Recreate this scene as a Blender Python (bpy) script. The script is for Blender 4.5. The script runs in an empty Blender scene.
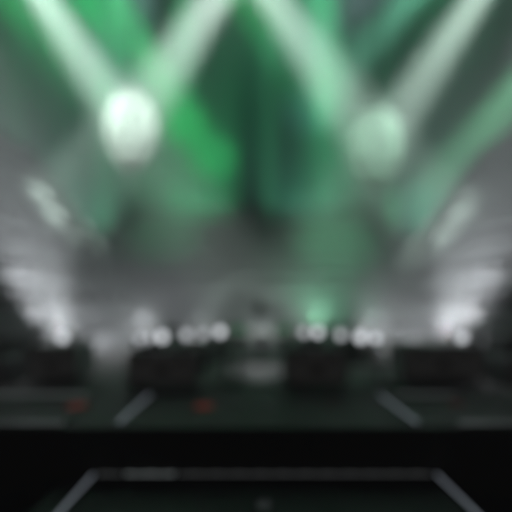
import bpy, bmesh, math, random
from mathutils import Vector, Matrix
R = math.radians
random.seed(7)
S = bpy.context.scene
COL = S.collection
F = 341.0            # focal length in photo pixels
CZ = 2.4             # eye height
DECK = 0.62          # height of the upper stage

def at(x, y, Y):     # photo pixel (512 frame) -> world point at distance Y
    return Vector(((x - 256) * Y / F, Y, CZ - (y - 296) * Y / F))

# ------------------------------------------------------------------ materials
def mat(name, col, rough=0.6, metal=0.0, noise=0.0, scale=6.0, bump=0.0, spec=0.5):
    m = bpy.data.materials.new(name); m.use_nodes = True
    nt = m.node_tree; b = nt.nodes['Principled BSDF']
    b.inputs['Roughness'].default_value = rough
    b.inputs['Metallic'].default_value = metal
    b.inputs['Specular IOR Level'].default_value = spec
    b.inputs['Base Color'].default_value = (*col, 1)
    if noise or bump:
        tc = nt.nodes.new('ShaderNodeTexCoord')
        n = nt.nodes.new('ShaderNodeTexNoise'); n.inputs['Scale'].default_value = scale
        n.inputs['Detail'].default_value = 6
        nt.links.new(tc.outputs['Object'], n.inputs['Vector'])
        if noise:
            r = nt.nodes.new('ShaderNodeValToRGB')
            r.color_ramp.elements[0].position = .3; r.color_ramp.elements[1].position = .7
            r.color_ramp.elements[0].color = (*[c * (1 - noise) for c in col], 1)
            r.color_ramp.elements[1].color = (*[min(1, c * (1 + noise)) for c in col], 1)
            nt.links.new(n.outputs['Fac'], r.inputs['Fac'])
            nt.links.new(r.outputs['Color'], b.inputs['Base Color'])
        if bump:
            bp = nt.nodes.new('ShaderNodeBump'); bp.inputs['Strength'].default_value = bump
            nt.links.new(n.outputs['Fac'], bp.inputs['Height'])
            nt.links.new(bp.outputs['Normal'], b.inputs['Normal'])
    return m

def emit(name, col, strength, base=(.3, .3, .3), rough=.25, spec=.5):
    m = mat(name, base, rough, spec=spec)
    b = m.node_tree.nodes['Principled BSDF']
    b.inputs['Emission Color'].default_value = (*col, 1)
    b.inputs['Emission Strength'].default_value = strength
    return m

M = dict(
    deck=mat('stage_ply', (.09, .078, .081), .55, noise=.25, scale=3, bump=.05),
    rear=mat('rear_floor', (.125, .113, .115), .6, noise=.2, scale=2, bump=.05),
    runway=mat('runway_ply', (.06, .055, .056), .5, noise=.25, scale=4, bump=.05),
    pit=mat('pit_floor', (.035, .034, .035), .8, noise=.3, scale=2),
    skirt=mat('black_skirt', (.03, .03, .031), .9, noise=.2, scale=8),
    black=mat('black_paint', (.02, .02, .021), .45, noise=.2, scale=20),
    case=mat('case_laminate', (.42, .42, .42), .6, noise=.2, scale=12, bump=.1),
    alu=mat('aluminium', (.45, .46, .47), .35, .9),
    darkhousing=mat('dark_housing', (.018, .033, .024), .7, noise=.1, scale=8, spec=.1),
    greyhousing=mat('grey_housing', (.046, .047, .046), .7, spec=.1, noise=.1, scale=8),
    darkalu=mat('dark_steel', (.06, .06, .065), .4, .8),
    rubber=mat('rubber', (.015, .015, .015), .9),
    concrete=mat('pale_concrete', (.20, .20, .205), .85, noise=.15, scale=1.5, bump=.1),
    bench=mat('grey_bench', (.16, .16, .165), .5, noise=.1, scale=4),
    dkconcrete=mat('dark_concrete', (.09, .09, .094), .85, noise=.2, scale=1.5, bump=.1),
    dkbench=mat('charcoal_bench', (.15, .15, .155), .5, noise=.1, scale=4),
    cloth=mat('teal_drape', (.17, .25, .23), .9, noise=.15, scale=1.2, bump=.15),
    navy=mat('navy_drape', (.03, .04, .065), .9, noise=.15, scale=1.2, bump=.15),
    strip=emit('strip_diffuser', (.78, .87, 1), .2),
    stripdim=emit('strip_dim', (.9, .95, .95), .06),
    stripmid=emit('strip_mid', (.85, .95, .95), .16),
    red=emit('red_marker', (1, .16, .12), .075, (.25, .03, .03)),
    reddim=emit('red_marker_dim', (1, .12, .08), .025, (.2, .03, .03)),
    greydot=emit('pale_marker', (.9, .95, 1), .02, (.2, .2, .2)),
    white=emit('white_lens', (.92, .96, 1), 1.5),
    whitedim=emit('white_lens_dim', (.92, .96, 1), 1.0),
    catchdisc=emit('catcher_disc', (.92, 1, .96), .10, (.046, .047, .046), .8, .05),  # faint glow on the discs of the added beam-catching panels
    catchdiscgreen=emit('catcher_disc_green', (.5, 1, .72), .04, (.018, .033, .024), .8, .05),
    hot=emit('hot_lens', (.85, 1, .92), 12),
    green=emit('green_lens', (.12, 1, .35), 3),
    greensmall=emit('green_lens_small', (.2, 1, .45), .16),
    greendim=emit('green_lens_dim', (.15, 1, .4), .5),
)

# ------------------------------------------------------------------ mesh helpers
def bm_box(bm, c, s, rot=None):
    r = bmesh.ops.create_cube(bm, size=1)
    mx = Matrix.Translation(Vector(c)) @ (rot.to_4x4() if rot else Matrix()) @ Matrix.Diagonal((*s, 1))
    bmesh.ops.transform(bm, matrix=mx, verts=r['verts'])
def bm_bevbox(bm, c, s, bev=.01):
    t = bmesh.new(); bm_box(t, c, s)
    bmesh.ops.bevel(t, geom=t.edges[:], offset=bev, segments=2, affect='EDGES')
    me = bpy.data.meshes.new('t'); t.to_mesh(me); t.free(); bm.from_mesh(me); bpy.data.meshes.remove(me)
def bm_rod(bm, a, b, r1, r2=None, n=12):
    a, b = Vector(a), Vector(b); d = b - a
    q = d.to_track_quat('Z', 'Y').to_matrix().to_4x4()
    bmesh.ops.create_cone(bm, cap_ends=True, segments=n, radius1=r1, radius2=r1 if r2 is None else r2, depth=d.length,
                          matrix=Matrix.Translation((a + b) / 2) @ q)
def bm_lathe(bm, prof, mx=Matrix(), n=20):
    rings = []
    for (r, z) in prof:
        rings.append([bm.verts.new(mx @ Vector((r * math.cos(2*math.pi*k/n), r * math.sin(2*math.pi*k/n), z))) for k in range(n)])
    for a, b in zip(rings, rings[1:]):
        for k in range(n):
            bm.faces.new((a[k], a[(k+1) % n], b[(k+1) % n], b[k]))
    bm.faces.new(rings[0][::-1]); bm.faces.new(rings[-1])
def obj(name, bm, m, parent=None, smooth=False):
    me = bpy.data.meshes.new(name)
    bmesh.ops.recalc_face_normals(bm, faces=bm.faces[:])
    bm.to_mesh(me); bm.free(); me.materials.append(m)
    if smooth:
        for p in me.polygons: p.use_smooth = True
    o = bpy.data.objects.new(name, me); COL.objects.link(o)
    if parent: o.parent = parent
    return o
def thing(name, label, cat, loc=(0, 0, 0), rz=0, group=None):
    o = bpy.data.objects.new(name, None); COL.objects.link(o)
    o.location = loc; o.rotation_euler = (0, 0, rz); o.empty_display_size = .2
    o['label'] = label; o['category'] = cat
    if group: o['group'] = group
    return o
def struct(name, bm, m):
    o = obj(name, bm, m); o['kind'] = 'structure'; return o
def box_obj(name, c, s, m, parent=None, bev=0):
    bm = bmesh.new()
    if bev: bm_bevbox(bm, c, s, bev)
    else: bm_box(bm, c, s)
    return obj(name, bm, m, parent)

# ------------------------------------------------------------------ ground and stage floors
bm = bmesh.new(); bm_box(bm, (0, 15, -.45), (160, 160, .1)); struct('ground', bm, M['pit'])
bm = bmesh.new(); bm_box(bm, (0, 1.29, -.2), (5.0, 6.58, .4)); struct('runway', bm, M['runway'])
bm = bmesh.new()
bm_box(bm, (0, 5.35, .11), (44, 1.5, 1.02)); struct('stage_floor', bm, M['deck'])
bm = bmesh.new(); bm_box(bm, (0, 18.06, .095), (44, 23.9, 1.02)); struct('rear_stage_floor', bm, M['rear'])
# black cloth skirt on the face of the upper stage
bm = bmesh.new()
n = 440; xs = [-22 + 44 * i / n for i in range(n + 1)]
top = [bm.verts.new((x, 4.588 + .006 * math.sin(x * 21), DECK - .012)) for x in xs]
bot = [bm.verts.new((x, 4.575 + .014 * math.sin(x * 21 + .4), -.39)) for x in xs]
for i in range(n): bm.faces.new((bot[i], bot[i+1], top[i+1], top[i]))
skirt = obj('stage_skirt', bm, M['skirt'])
skirt['label'] = 'black pleated cloth skirt across the front face of the upper stage'; skirt['category'] = 'stage skirt'

# ------------------------------------------------------------------ light strips
def strip(a, b, w, m, label, group='light strips set on the stage floor', name='light_strip'):
    a, b = Vector(a), Vector(b); mid = (a + b) / 2; d = b - a; L = d.length
    t = thing(name, label, 'light strip', mid, math.atan2(d.y, d.x), group)
    bm = bmesh.new()
    bm_box(bm, (0, w/2 + .008, .012), (L, .016, .024)); bm_box(bm, (0, -w/2 - .008, .012), (L, .016, .024))
    bm_box(bm, (-L/2 - .008, 0, .012), (.016, w + .03, .024)); bm_box(bm, (L/2 + .008, 0, .012), (.016, w + .03, .024))
    obj('channel', bm, M['darkalu'], t)
    bm = bmesh.new(); bm_bevbox(bm, (0, 0, .011), (L, w, .02), .004)
    obj('diffuser', bm, m, t)
    return t
def g(x, y, z=DECK):
    Y = (CZ - z) * F / (y - 296); return Vector(((x - 256) * Y / F, Y, z + .002))
strip(g(118, 425), g(150, 395.5), .07, M['strip'], 'short slanted white light strip on the left half of the upper stage')
strip(g(418, 425), g(379, 395.5), .07, M['strip'], 'short slanted white light strip on the right half of the upper stage')
strip(g(-60, 396), g(88, 396), .22, M['stripdim'], 'dim grey light strip along the rear edge of the upper stage, left end')
strip(g(398, 395.6), g(455, 395.6), .16, M['stripdim'], 'faint grey light strip along the rear edge, right of the slanted strip')
strip(g(-60, 424.5), g(64, 424.5), .10, M['stripdim'], 'dim grey light strip along the front edge of the upper stage, left end')
strip(g(459, 424.5), g(570, 424.5), .10, M['stripdim'], 'dim grey light strip along the front edge of the upper stage, right end')
strip(g(40, 536, 0), g(94, 475.5, 0), .055, M['strip'], 'slanted white light strip along the left edge of the front runway')
strip(g(492, 530, 0), g(436, 475.5, 0), .055, M['strip'], 'slanted white light strip along the right edge of the front runway')
strip(g(98, 475.5, 0), g(122, 475.5, 0), .085, M['stripdim'], 'short dim light strip in the rear left corner of the runway')
strip(g(125, 475.5, 0), g(175, 475.5, 0), .085, M['stripmid'], 'brighter light strip piece on the left of the runway back edge')
strip(g(178, 475.5, 0), g(431, 475.5, 0), .085, M['stripdim'], 'long dim light strip across the back edge of the front runway')

def marker(p, r, m, label):
    t = thing('floor_light', label, 'floor light', p, 0, 'round floor lights set in the stage')
    bm = bmesh.new(); bm_lathe(bm, [(r + .03, 0), (r + .03, .008), (r + .02, .014), (r, .014), (r, .006)], n=28); obj('bezel', bm, M['darkalu'], t)
    bm = bmesh.new(); bm_lathe(bm, [(r - .002, .007), (r - .002, .012), (r * .6, .017), (.002, .019)], n=28); obj('lens', bm, m, t, True)
marker(g(77, 406.5), .16, M['red'], 'round red floor light left of the left slanted light strip')
marker(g(204, 407), .16, M['red'], 'round red floor light right of the left slanted light strip')
marker(g(456, 404), .11, M['reddim'], 'faint red floor light right of the right slanted light strip')
marker(g(331, 405.5), .045, M['reddim'], 'tiny faint red floor light left of the right slanted light strip')
marker(g(267, 404), .11, M['greydot'], 'faint grey floor light in the middle of the upper stage')
marker(g(264, 506, 0), .09, M['greydot'], 'faint grey floor light in the middle of the front runway')

# ------------------------------------------------------------------ lamps
LIGHTS = []
def spot(parent, loc, d, power, col, angle, blend=.6, soft=.12):
    l = bpy.data.lights.new('beam', 'SPOT'); l.energy = power; l.color = col
    l.spot_size = R(angle); l.spot_blend = blend; l.shadow_soft_size = soft
    o = bpy.data.objects.new('beam', l); COL.objects.link(o)
    o.parent = parent; o.location = loc
    o.rotation_euler = Vector(d).to_track_quat('-Z', 'Y').to_euler()
    return o
def lamp(pivot, d, lens, label, cat='spotlight', group=None, s=1.0, hang=False, beams=(), lamp_name='spotlight', post=0.0):
    """moving head: base, yoke, head (> lens, fins); pivot = centre of its head, d = where it points"""
    pivot = Vector(pivot); d = Vector(d).normalized()
    k = -1 if hang else 1
    base = pivot - Vector((0, 0, k * .42 * s))
    t = thing(lamp_name, label, cat, base, 0, group)
    pan = math.atan2(d.y, d.x)
    rz = Matrix.Rotation(pan + math.pi/2, 3, 'Z')
    bm = bmesh.new()
    bm_bevbox(bm, (0, 0, k * .06 * s), (.34 * s, .30 * s, .12 * s), .02 * s)
    bm_box(bm, (.0, -.152 * s, k * .06 * s), (.16 * s, .006, .05 * s))
    obj('base', bm, M['black'], t)
    bm = bmesh.new()
    bm_box(bm, (0, 0, k * .145 * s), (.40 * s, .12 * s, .05 * s))
    for sx in (-1, 1):
        bm_bevbox(bm, (sx * .19 * s, 0, k * .30 * s), (.05 * s, .11 * s, .34 * s), .012 * s)
        bm_rod(bm, (sx * .165 * s, 0, k * .42 * s), (sx * .225 * s, 0, k * .42 * s), .05 * s)
    bmesh.ops.transform(bm, matrix=rz.to_4x4(), verts=bm.verts)
    obj('yoke', bm, M['black'], t)
    q = d.to_track_quat('Z', 'X').to_matrix().to_4x4()
    mx = Matrix.Translation((0, 0, k * .42 * s)) @ q
    bm = bmesh.new()
    bm_lathe(bm, [(.07*s, -.24*s), (.12*s, -.21*s), (.145*s, -.10*s), (.155*s, .05*s), (.15*s, .19*s), (.155*s, .21*s), (.155*s, .235*s), (.128*s, .235*s), (.125*s, .205*s)], mx)
    for z in (-.16, -.12, -.08): bm_lathe(bm, [(.15*s, z*s), (.158*s, (z+.008)*s), (.15*s, (z+.016)*s)], mx)
    hd = obj('head', bm, M['black'], t, False)
    bm = bmesh.new()
    bm_lathe(bm, [(.122*s, .207*s), (.12*s, .216*s), (.08*s, .232*s), (.03*s, .238*s), (.002, .239*s)], mx)
    obj('lens', bm, lens, hd, True)
    for (dd, p, c, a, *rest) in beams:
        dd = Vector(dd).normalized()
        spot(t, Vector((0, 0, k * .42 * s)) + d * .30 * s + dd * .02, dd, p, c, a, *rest)
    return t

CAM = Vector((0, 0, CZ))
# --- the row of small white lamps on the low cases
ROWY = 7.0
row = [
    (62, 337, 'white', 1.0, 'lone small white spotlight on the leftmost black flight case'),
    (140, 338, 'whitedim', .8, 'dim white spotlight at the left end of the left low lamp bar'),
    (150, 337, 'whitedim', .75, 'dim white spotlight second from the left on the left low lamp bar'),
    (162, 336.5, 'white', 1.0, 'brightest white spotlight on the left low lamp bar, third from its left end'),
    (186, 334.5, 'whitedim', .95, 'white spotlight just right of the gap on the left low lamp bar'),
    (203, 333.5, 'whitedim', .8, 'dim white spotlight second from the right on the left low lamp bar'),
    (220, 331.5, 'white', .95, 'white spotlight at the right end of the left low lamp bar'),
    (304, 332, 'whitedim', .85, 'dim white spotlight at the left end of the right low lamp bar'),
    (318, 332, 'white', .9, 'white spotlight second from the left on the right low lamp bar'),
    (341, 334.5, 'whitedim', .9, 'dim white spotlight standing alone in the middle of the right low lamp bar'),
    (361, 336.5, 'white', 1.05, 'brightest white spotlight on the right low lamp bar'),
    (376, 338, 'white', .85, 'white spotlight at the right end of the right low lamp bar'),
    (462, 337, 'white', .95, 'lone small white spotlight on the rightmost black flight case'),
]
for (x, y, m, s, lab) in row:
    p = at(x, y, ROWY)
    lamp(p + Vector((0, .12 * s * .8, 0)), (CAM - p) * Vector((.5, 1, .2)), M[m], lab, group='white lamps in a low row across the stage', s=s*.8)

def lamp_bar(x0, y0, x1, y1, label):
    a = at(x0, y0, ROWY) + Vector((0, .1, -.36)); b = at(x1, y1, ROWY) + Vector((0, .1, -.36))
    t = thing('lamp_bar', label, 'lamp bar', ((a.x+b.x)/2, a.y, DECK), 0, 'low bars carrying the white lamps')
    o = Vector(((a.x+b.x)/2, a.y, DECK))
    a -= o; b -= o
    bm = bmesh.new()
    for dy, dz in ((-.1, 0), (.1, 0), (-.1, -.2), (.1, -.2)):
        v = Vector((0, dy, dz)); bm_rod(bm, a + v, b + v, .025)
    N = 9
    for i in range(N):
        p = a.lerp(b, i/N); q = a.lerp(b, (i+1)/N)
        for dy in (-.1, .1):
            bm_rod(bm, p + Vector((0, dy, 0)), q + Vector((0, dy, -.2)), .011, n=8)
            bm_rod(bm, q + Vector((0, dy, 0)), q + Vector((0, dy, -.2)), .011, n=8)
        bm_rod(bm, p + Vector((0, -.1, 0)), q + Vector((0, .1, 0)), .011, n=8)
    obj('truss', bm, M['black'], t)
    for f in (.04, .96):
        p = a.lerp(b, f)
        bm = bmesh.new(); bm_rod(bm, (p.x, p.y, .03), (p.x, p.y, p.z - .2), .03); bm_box(bm, (p.x, p.y, .016), (.34, .42, .03)); obj('leg', bm, M['black'], t)
lamp_bar(131, 338.5, 228, 331.5, 'low black lamp bar carrying six white spotlights, left of centre')
lamp_bar(296, 331.5, 385, 338.5, 'low black lamp bar carrying five white spotlights, right of centre')

def flight_case(x0, x1, ytop, Y, depth, label):
    c = (at(x0, 300, Y) + at(x1, 300, Y)) / 2; w = (x1 - x0) * Y / F
    h = at(0, ytop, Y).z - DECK
    t = thing('flight_case', label, 'flight case', (c.x, Y + depth/2, DECK), 0, 'black flight cases below the lamps')
    wh = .11
    bm = bmesh.new(); bm_bevbox(bm, (0, 0, wh + (h - wh) * .40), (w, depth, (h - wh) * .80), .012); obj('body', bm, M['case'], t)
    bm = bmesh.new(); bm_bevbox(bm, (0, 0, wh + (h - wh) * .90), (w, depth, (h - wh) * .195), .012); obj('lid', bm, M['case'], t)
    bm = bmesh.new(); e = .014
    for sx in (-1, 1):
        for sy in (-1, 1):
            bm_box(bm, (sx * w/2, sy * depth/2, wh + (h-wh)/2), (e*2, e*2, h - wh + .004))
    for sy in (-1, 1):
        bm_box(bm, (0, sy * depth/2, h), (w, e*2, e*2)); bm_box(bm, (0, sy * depth/2, wh), (w, e*2, e*2)); bm_box(bm, (sy * w/2, 0, h), (e*2, depth, e*2))
    obj('edge_trim', bm, M['darkalu'], t)
    for sx in (-.28, .28):
        bm = bmesh.new(); bm_box(bm, (sx * w, -depth/2 - .008, wh + (h-wh)*.8), (.11, .014, .12)); bm_rod(bm, (sx*w - .03, -depth/2 - .022, wh + (h-wh)*.8), (sx*w + .03, -depth/2 - .022, wh + (h-wh)*.8), .012)
        obj('latch', bm, M['darkalu'], t)
    bm = bmesh.new(); bm_box(bm, (0, -depth/2 - .006, wh + (h-wh)*.45), (.22, .01, .14)); bm_rod(bm, (-.08, -depth/2 - .025, wh + (h-wh)*.45), (.08, -depth/2 - .025, wh + (h-wh)*.45), .013)
    obj('handle', bm, M['darkalu'], t)
    for sx in (-1, 1):
        for sy in (-1, 1):
            bm = bmesh.new(); x, y = sx * (w/2 - .09), sy * (depth/2 - .09)
            bm_rod(bm, (x - .02, y, .045), (x + .02, y, .045), .045); bm_box(bm, (x, y, .1), (.06, .07, .02))
            obj('wheel', bm, M['rubber'], t)
flight_case(26, 76, 346.5, 6.95, .8, 'leftmost black flight case, under the lone left lamp')
flight_case(128, 196, 353, 6.5, .5, 'wide black flight case in front of the left low lamp bar')
flight_case(288, 346, 351, 6.5, .5, 'black flight case in front of the right low lamp bar')
flight_case(404, 484, 346.5, 6.95, .8, 'widest black flight case at right, under the lone right lamp')

# ------------------------------------------------------------------ stands
def stand(name, label, X0, z0, run, rise, n, length, conc, ben, loc, rz):
    """tiers rise along local +x, rows run along local y"""
    t = thing(name, label, 'grandstand', loc, rz)
    bm = bmesh.new()
    for i in range(n):
        h = z0 + rise * (i + 1)
        bm_box(bm, (X0 + run * (i + .5), 0, h / 2), (run, length, h))
    # weld walls: last one keeps the back
    obj('tiers', bm, conc, t)
    for i in range(n):
        h = z0 + rise * (i + 1)
        bm = bmesh.new()
        bm_bevbox(bm, (X0 + run * (i + .55), 0, h + .40), (run * .42, length - .5, .06), .015)
        bm_bevbox(bm, (X0 + run * (i + .80), 0, h + .66), (.05, length - .5, .34), .015)
        k = int(length / 1.4)
        for j in range(k + 1):
            y = -length/2 + .4 + (length - .8) * j / k
            bm_box(bm, (X0 + run * (i + .6), y, h + .19), (run * .3, .06, .37))
        obj('bench', bm, ben, t)
    for y in (-length/2 + .06, length/2 - .06):
        bm = bmesh.new()
        a = Vector((X0, y, z0 + rise + .95)); b = Vector((X0 + run * n, y, z0 + rise * n + .95))
        bm_rod(bm, a, b, .03)
        for i in range(n): bm_rod(bm, (X0 + run * (i + .5), y, z0 + rise * (i+1)), (X0 + run * (i + .5), y, z0 + rise * (i + 1.5) + .95), .02, n=8)
        obj('side_rail', bm, M['darkalu'], t)
    return t
stand('side_stand', 'pale grey tiered stand in white haze along the left side of the stage', -.78, -.52, .78, 1.02, 9, 11.5, M['concrete'], M['bench'], (-5.8, 12.6, DECK), math.pi)
stand('side_stand', 'pale grey tiered stand in white haze along the right side of the stage', -.78, -.52, .78, 1.02, 9, 11.5, M['concrete'], M['bench'], (5.8, 12.6, DECK), 0)
stand('rear_stand', 'dark tiered stand facing the camera behind the lamp row', 0, .4, .75, .88, 8, 18, M['dkconcrete'], M['dkbench'], (0, 19.6, DECK), math.pi/2)

# ------------------------------------------------------------------ drapes
def drape(x0, x1, Y, ztop, m, label, ph, bow=0):
    w = x1 - x0; n = 90
    bm = bmesh.new(); rows = []
    for j, z in enumerate([DECK + .05 + (ztop - DECK) * k / 6 for k in range(7)]):
        rr = []
        for i in range(n + 1):
            x = -w/2 + w * i / n
            fold = .16 * math.sin((x + ph) * 4.6 + .5 * math.sin(x * 1.7 + j * .4)) * (1.1 - .07 * j)
            rr.append(bm.verts.new((x, fold, z)))
        rows.append(rr)
    for a, b in zip(rows, rows[1:]):
        for i in range(n): bm.faces.new((a[i], a[i+1], b[i+1], b[i]))
    t = thing('stage_drape', label, 'stage curtain', ((x0 + x1)/2, Y, 0), 0, 'tall stage curtains at the back')
    o = obj('cloth', bm, m, t, True)
    md = o.modifiers.new('s', 'SOLIDIFY'); md.thickness = .02
    bm = bmesh.new(); bm_rod(bm, (-w/2, 0, ztop + .15), (w/2, 0, ztop + .15), .06); obj('rail', bm, M['black'], t)
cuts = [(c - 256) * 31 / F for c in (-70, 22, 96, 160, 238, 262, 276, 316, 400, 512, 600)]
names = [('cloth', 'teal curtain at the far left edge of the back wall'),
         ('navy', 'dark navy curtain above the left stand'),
         ('cloth', 'teal curtain behind the left added blinder panel'),
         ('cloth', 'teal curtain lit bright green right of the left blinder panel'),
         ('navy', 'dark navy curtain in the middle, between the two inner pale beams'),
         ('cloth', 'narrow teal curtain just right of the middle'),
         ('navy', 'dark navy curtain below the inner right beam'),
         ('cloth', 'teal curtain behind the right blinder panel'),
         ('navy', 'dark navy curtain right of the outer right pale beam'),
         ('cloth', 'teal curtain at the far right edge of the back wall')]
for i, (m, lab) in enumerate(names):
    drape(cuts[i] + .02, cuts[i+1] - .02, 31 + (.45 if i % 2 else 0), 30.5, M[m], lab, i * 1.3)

# ------------------------------------------------------------------ lamps on the high truss and their beams
WHT = (.78, 1.0, .86); GRN = (.05, 1.0, .2); COOL = (.93, .97, 1.0); PGR = (.30, 1.0, .50)
TY = 10.0
tz = at(0, -150, TY).z
t = thing('lighting_truss', 'high black lighting truss above the stage carrying the beam lamps', 'truss', (0, TY, tz + .62))
bm = bmesh.new()
for dy, dz in ((-.2, 0), (.2, 0), (-.2, .4), (.2, .4)): bm_rod(bm, (-14, dy, dz), (14, dy, dz), .025)
for i in range(56):
    x = -14 + i * .5
    for dy in (-.2, .2): bm_rod(bm, (x, dy, 0), (x + .5, dy, .4), .012, n=6); bm_rod(bm, (x, dy, 0), (x, dy, .4), .012, n=6)
    bm_rod(bm, (x, -.2, 0), (x + .5, .2, 0), .012, n=6); bm_rod(bm, (x, -.2, .4), (x + .5, .2, .4), .012, n=6)
obj('frame', bm, M['black'], t)
for sx in (-14, 14):
    bm = bmesh.new(); bm_box(bm, (sx, 0, -(tz + .62 - DECK)/2 + .1), (.35, .35, tz + .62 - DECK)); obj('tower', bm, M['black'], t)
def beam(x, tx, ty, TYY, power, col, ang, lens, lab, blend=1.0, soft=.2):
    x2 = x + (x - tx) * 90 / (ty + 60)     # further up along the same beam
    p = at(x2, -150, TY); power *= 1.3 if lens == 'hot' else 1.4; ang *= .8 if ang < 40 else 1
    d = at(tx, ty, TYY) - p
    lamp(p, d, M[lens], lab, group='beam lamps on the high truss', hang=True, s=1.3, beams=[(d, power, col, ang, blend, soft)] + ([(d, power * .01, (.7, 1, .92), 62, 1.0, soft)] if lens == 'hot' else []))
# white
beam(3, 130, 128, 14, 86000, WHT, 27, 'hot', 'beam lamp at the left sending a pale beam down to the right')
beam(255, 128, 126, 14, 115000, WHT, 23, 'hot', 'beam lamp left of the middle sending a pale beam down to the left')
beam(230, 378, 146, 14, 92000, WHT, 23, 'hot', 'beam lamp right of the middle sending a pale beam down to the right')
beam(515, 380, 144, 14, 78000, WHT, 24, 'hot', 'beam lamp at the right sending a pale beam down to the left')
# green
beam(-45, 90, 88, 31, 36000, GRN, 20, 'green', 'green beam lamp at the far left end of the truss')
beam(38, 184, 124, 31, 50000, GRN, 19, 'green', 'green beam lamp just right of the leftmost pale beam lamp')
beam(80, 212, 156, 31, 56000, (.08, 1, .26), 19, 'green', 'green beam lamp right of its green neighbour, aimed lower at the bright green patch')
beam(200, 310, 90, 31, 36000, GRN, 20, 'green', 'green beam lamp left of the two middle pale beam lamps')
beam(462, 310, 110, 31, 62000, (.30, .95, .62), 20, 'green', 'pale teal beam lamp left of the rightmost pale beam lamp')
beam(150, 112, 70, 31, 30000, (.45, .95, .80), 26, 'green', 'pale teal beam lamp between the two left pale beam lamps')
beam(640, 425, 203, 30, 95000, PGR, 22, 'green', 'green beam lamp at the far right end of the truss')
# soft green washes added on the truss as fill for the curtains
beam(60, 70, 90, 31, 13000, (.10, 1, .42), 56, 'green', 'added green wash lamp left on the truss, turned to the back curtains', 1.0)
beam(320, 256, 100, 31, 7500, (.10, 1, .42), 56, 'green', 'added green wash lamp in the middle of the truss, turned to the back curtains', 1.0)
beam(445, 440, 90, 31, 4000, (.10, 1, .42), 56, 'green', 'added green wash lamp right on the truss, turned to the back curtains', 1.0)
beam(-62, 10, 290, 9.4, 6000, COOL, 36, 'white', 'added white truss lamp aimed at the near end of the left stand')  # unseen lamp added to brighten the dark near end of the stand
beam(574, 502, 290, 9.4, 6000, COOL, 36, 'white', 'added white truss lamp aimed at the near end of the right stand')  # same added fill for the right stand
beam(428, 300, 40, 31, 40000, (.55, .85, .85), 26, 'green', 'bluish beam lamp between the two right pale beam lamps')
beam(318, 336, 246, 23, 21000, (.12, 1, .38), 32, 'green', 'added green beam lamp in the middle, aimed at the top of the rear stand')  # beam added to soften the hard edge along the rear stand top
beam(190, 165, 232, 23, 14000, (.12, 1, .38), 30, 'green', 'added green beam lamp aimed at the left end of the rear stand')  # second added fill beam, for the left end

# blinder panels, added to stop and catch the crossing pale beams
def catcher(p, lens, label, hm):
    t = thing('catcher_panel', label, 'blinder panel', p, 0, 'added hanging blinder panels')
    bm = bmesh.new(); bm_lathe(bm, [(.9, -.02), (1.0, .02), (1.0, .16), (.85, .2)], Matrix.Diagonal((1.06, 1, 1.72, 1)) @ Matrix.Translation((0, .24, 0)) @ Matrix.Rotation(R(90), 4, 'X'), 40); obj('housing', bm, M[hm], t)
    for (i, j) in ((0, 1.5), (-.5, .5), (.5, .5), (-.5, -.5), (.5, -.5), (0, -1.5)):
            mx = Matrix.Translation((i * .74, .02, j * .68)) @ Matrix.Rotation(R(90), 4, 'X')
            bm = bmesh.new(); bm_lathe(bm, [(.34, -.02), (.35, .05), (.33, .06), (.315, .02)], mx, 28); r = obj('disc_ring', bm, M[hm], t)
            bm = bmesh.new(); bm_lathe(bm, [(.312, .0), (.31, .02), (.18, .045), (.08, .055), (.002, .058)], mx, 28); obj('lens', bm, M[lens], r, True)
    bm = bmesh.new(); bm_rod(bm, (0, .12, 1.0), (0, .12, 30.5 - p.z), .03); obj('hanging_pole', bm, M['black'], t)
catcher(at(130, 128, 14), 'catchdisc', 'added grey blinder panel where the left pair of beams cross', 'greyhousing')
catcher(at(378, 146, 14), 'catchdiscgreen', 'added dark green blinder panel where the right pair of beams cross', 'darkhousing')

# unseen green lamps added behind the rear stand to tint the curtains
GY = 27.2
for (x, tx, ty, p, c, a, lab) in [
    (70, 55, 60, 6000, (.2, 1, .55), 110, 'added green wash lamp behind the left end of the rear stand'),
    (200, 190, 100, 6000, (.12, 1, .4), 100, 'added green wash lamp behind the rear stand, left of the middle'),
    (300, 310, 40, 6000, (.2, 1, .55), 100, 'added green wash lamp behind the rear stand, right of the middle'),
    (440, 450, 60, 6000, (.15, 1, .5), 110, 'added green wash lamp behind the right end of the rear stand'),
]:
    q = at(x, 260, GY); d = at(tx, ty, 31) - q
    lamp(q, d, M['greendim'], lab, group='added green wash lamps behind the rear stand', beams=[(d, p, c, a, 1.0)])

# two small green lamps either side of the middle
for (x, y, lab) in ((239, 329, 'small green lamp right of the left low lamp bar'), (284, 328, 'small green lamp left of the right low lamp bar')):
    p = at(x, y, 7.2)
    t = lamp(p, CAM - p, M['greensmall'], lab, group='small green lamps', s=.7)
    bm = bmesh.new(); z = DECK - (p.z - .42 * .7)
    bm_rod(bm, (0, 0, z), (0, 0, 0), .025); bm_bevbox(bm, (0, 0, z + .02), (.3, .3, .04), .01); obj('stand', bm, M['black'], t)

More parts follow.
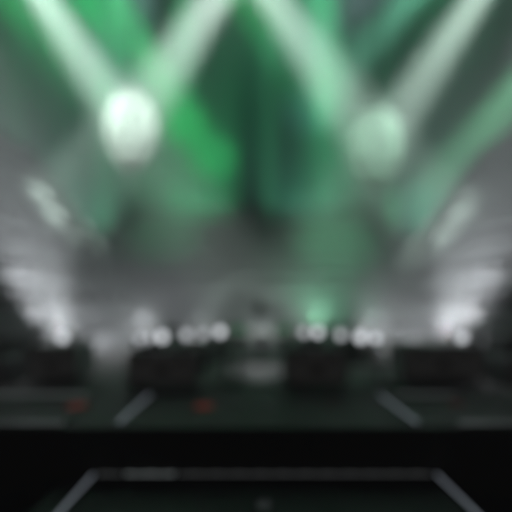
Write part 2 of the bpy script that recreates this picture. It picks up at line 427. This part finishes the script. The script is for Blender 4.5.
# unseen fill lamps added on the floor to brighten the stands
def fill(p, tgt, power, col, ang, lab):
    p = Vector(p); lamp(p, Vector(tgt) - p, M['greydot'], lab, group='added fill lamps standing on the stage floor', s=.9, beams=[(Vector(tgt) - p, power, col, ang, 1.0, .25)])
for sx, side in ((-1, 'left'), (1, 'right')):
    fill((sx * 4.4, 8.1, DECK + .38), (sx * 9.0, 12.0 + sx * .5, 8.0), 5200 - sx * 300, COOL, 49 + sx, 'added white flood on the floor aimed at the upper tiers of the %s stand' % side)
    fill((sx * 2.6, 9.3, DECK + .38), (sx * 6.6, 12.4 - sx * .6, 3.2), 1050 + sx * 80, COOL, 120, 'added white flood on the floor aimed at the lower tiers of the %s stand' % side)
fill((-1.4, 8.6, DECK + .38), (-3.5, 20, 4.5), 1200, COOL, 50, 'added white flood on the floor aimed at the left half of the rear stand')
fill((-5.2, 15.4, DECK + .38), at(150, 270, 21), 700, COOL, 100, 'added white flood on the floor at the left end of the rear stand')
fill((5.6, 15.6, DECK + .38), at(396, 282, 20), 4500, (.62, 1, .8), 80, 'added pale green flood on the floor at the right end of the rear stand')
fill((2.6, 15.4, DECK + .38), at(335, 255, 22), 2300, (.4, 1, .62), 95, 'added dim green flood on the floor aimed at the right half of the rear stand')
fill((.2, 11.6, DECK + .38), at(262, 306, 20), 520, COOL, 80, 'added white flood on the floor aimed at the middle of the rear stand')
# small lamp on a thin pole at the middle of the stage, pointing down
p = at(260, 306, 9.2); d = at(262, 374, 8.5) - p
t = lamp(p, d, M['greydot'], 'small dim lamp on a thin pole at the middle of the stage, shining down', s=.55, beams=[(d, 170, COOL, 74, 1.0, .08)])
bm = bmesh.new(); z = DECK - (p.z - .42 * .55)
bm_rod(bm, (0, 0, z), (0, 0, 0), .02); bm_bevbox(bm, (0, 0, z + .02), (.4, .4, .04), .01); obj('stand', bm, M['black'], t)

# ------------------------------------------------------------------ haze
bm = bmesh.new(); bm_box(bm, (0, 12, 15.1), (90, 60, 33.4))
hz = obj('haze', bm, bpy.data.materials.new('haze')); hz['kind'] = 'stuff'
m = hz.data.materials[0]; m.use_nodes = True; nt = m.node_tree; nt.nodes.clear()
o = nt.nodes.new('ShaderNodeOutputMaterial'); v = nt.nodes.new('ShaderNodeVolumePrincipled')
v.inputs['Color'].default_value = (.9, .92, .93, 1); v.inputs['Density'].default_value = .035
nt.links.new(v.outputs['Volume'], o.inputs['Volume'])

# ------------------------------------------------------------------ world
w = bpy.data.worlds.new('World'); S.world = w; w.use_nodes = True
nt = w.node_tree; bg = nt.nodes['Background']
sky = nt.nodes.new('ShaderNodeTexSky'); sky.sky_type = 'NISHITA'; sky.sun_disc = False
sky.sun_elevation = R(25); sky.sun_rotation = R(180)
nt.links.new(sky.outputs['Color'], bg.inputs['Color']); bg.inputs['Strength'].default_value = .013

# ------------------------------------------------------------------ camera
c = bpy.data.cameras.new('camera'); co = bpy.data.objects.new('camera', c); COL.objects.link(co); S.camera = co
co.location = CAM; co.rotation_euler = (R(90), 0, 0)
c.sensor_width = 36; c.sensor_fit = 'HORIZONTAL'; c.lens = 36 * F / 512
c.shift_y = (296 - 256) / 512
c.clip_start = .02; c.clip_end = 500
c.dof.use_dof = True; c.dof.focus_distance = 1.8
c.dof.aperture_fstop = .19; c.dof.aperture_blades = 0

S.render.engine = 'CYCLES'
cy = S.cycles
cy.use_denoising = True; cy.denoiser = 'OPENIMAGEDENOISE'
cy.max_bounces = 4; cy.volume_bounces = 0; cy.diffuse_bounces = 2
cy.sample_clamp_indirect = 4
cy.use_adaptive_sampling = False
vs = S.view_settings; vs.view_transform = 'Standard'; vs.look = 'None'; vs.exposure = 0; vs.gamma = 1; vs.use_curve_mapping = False
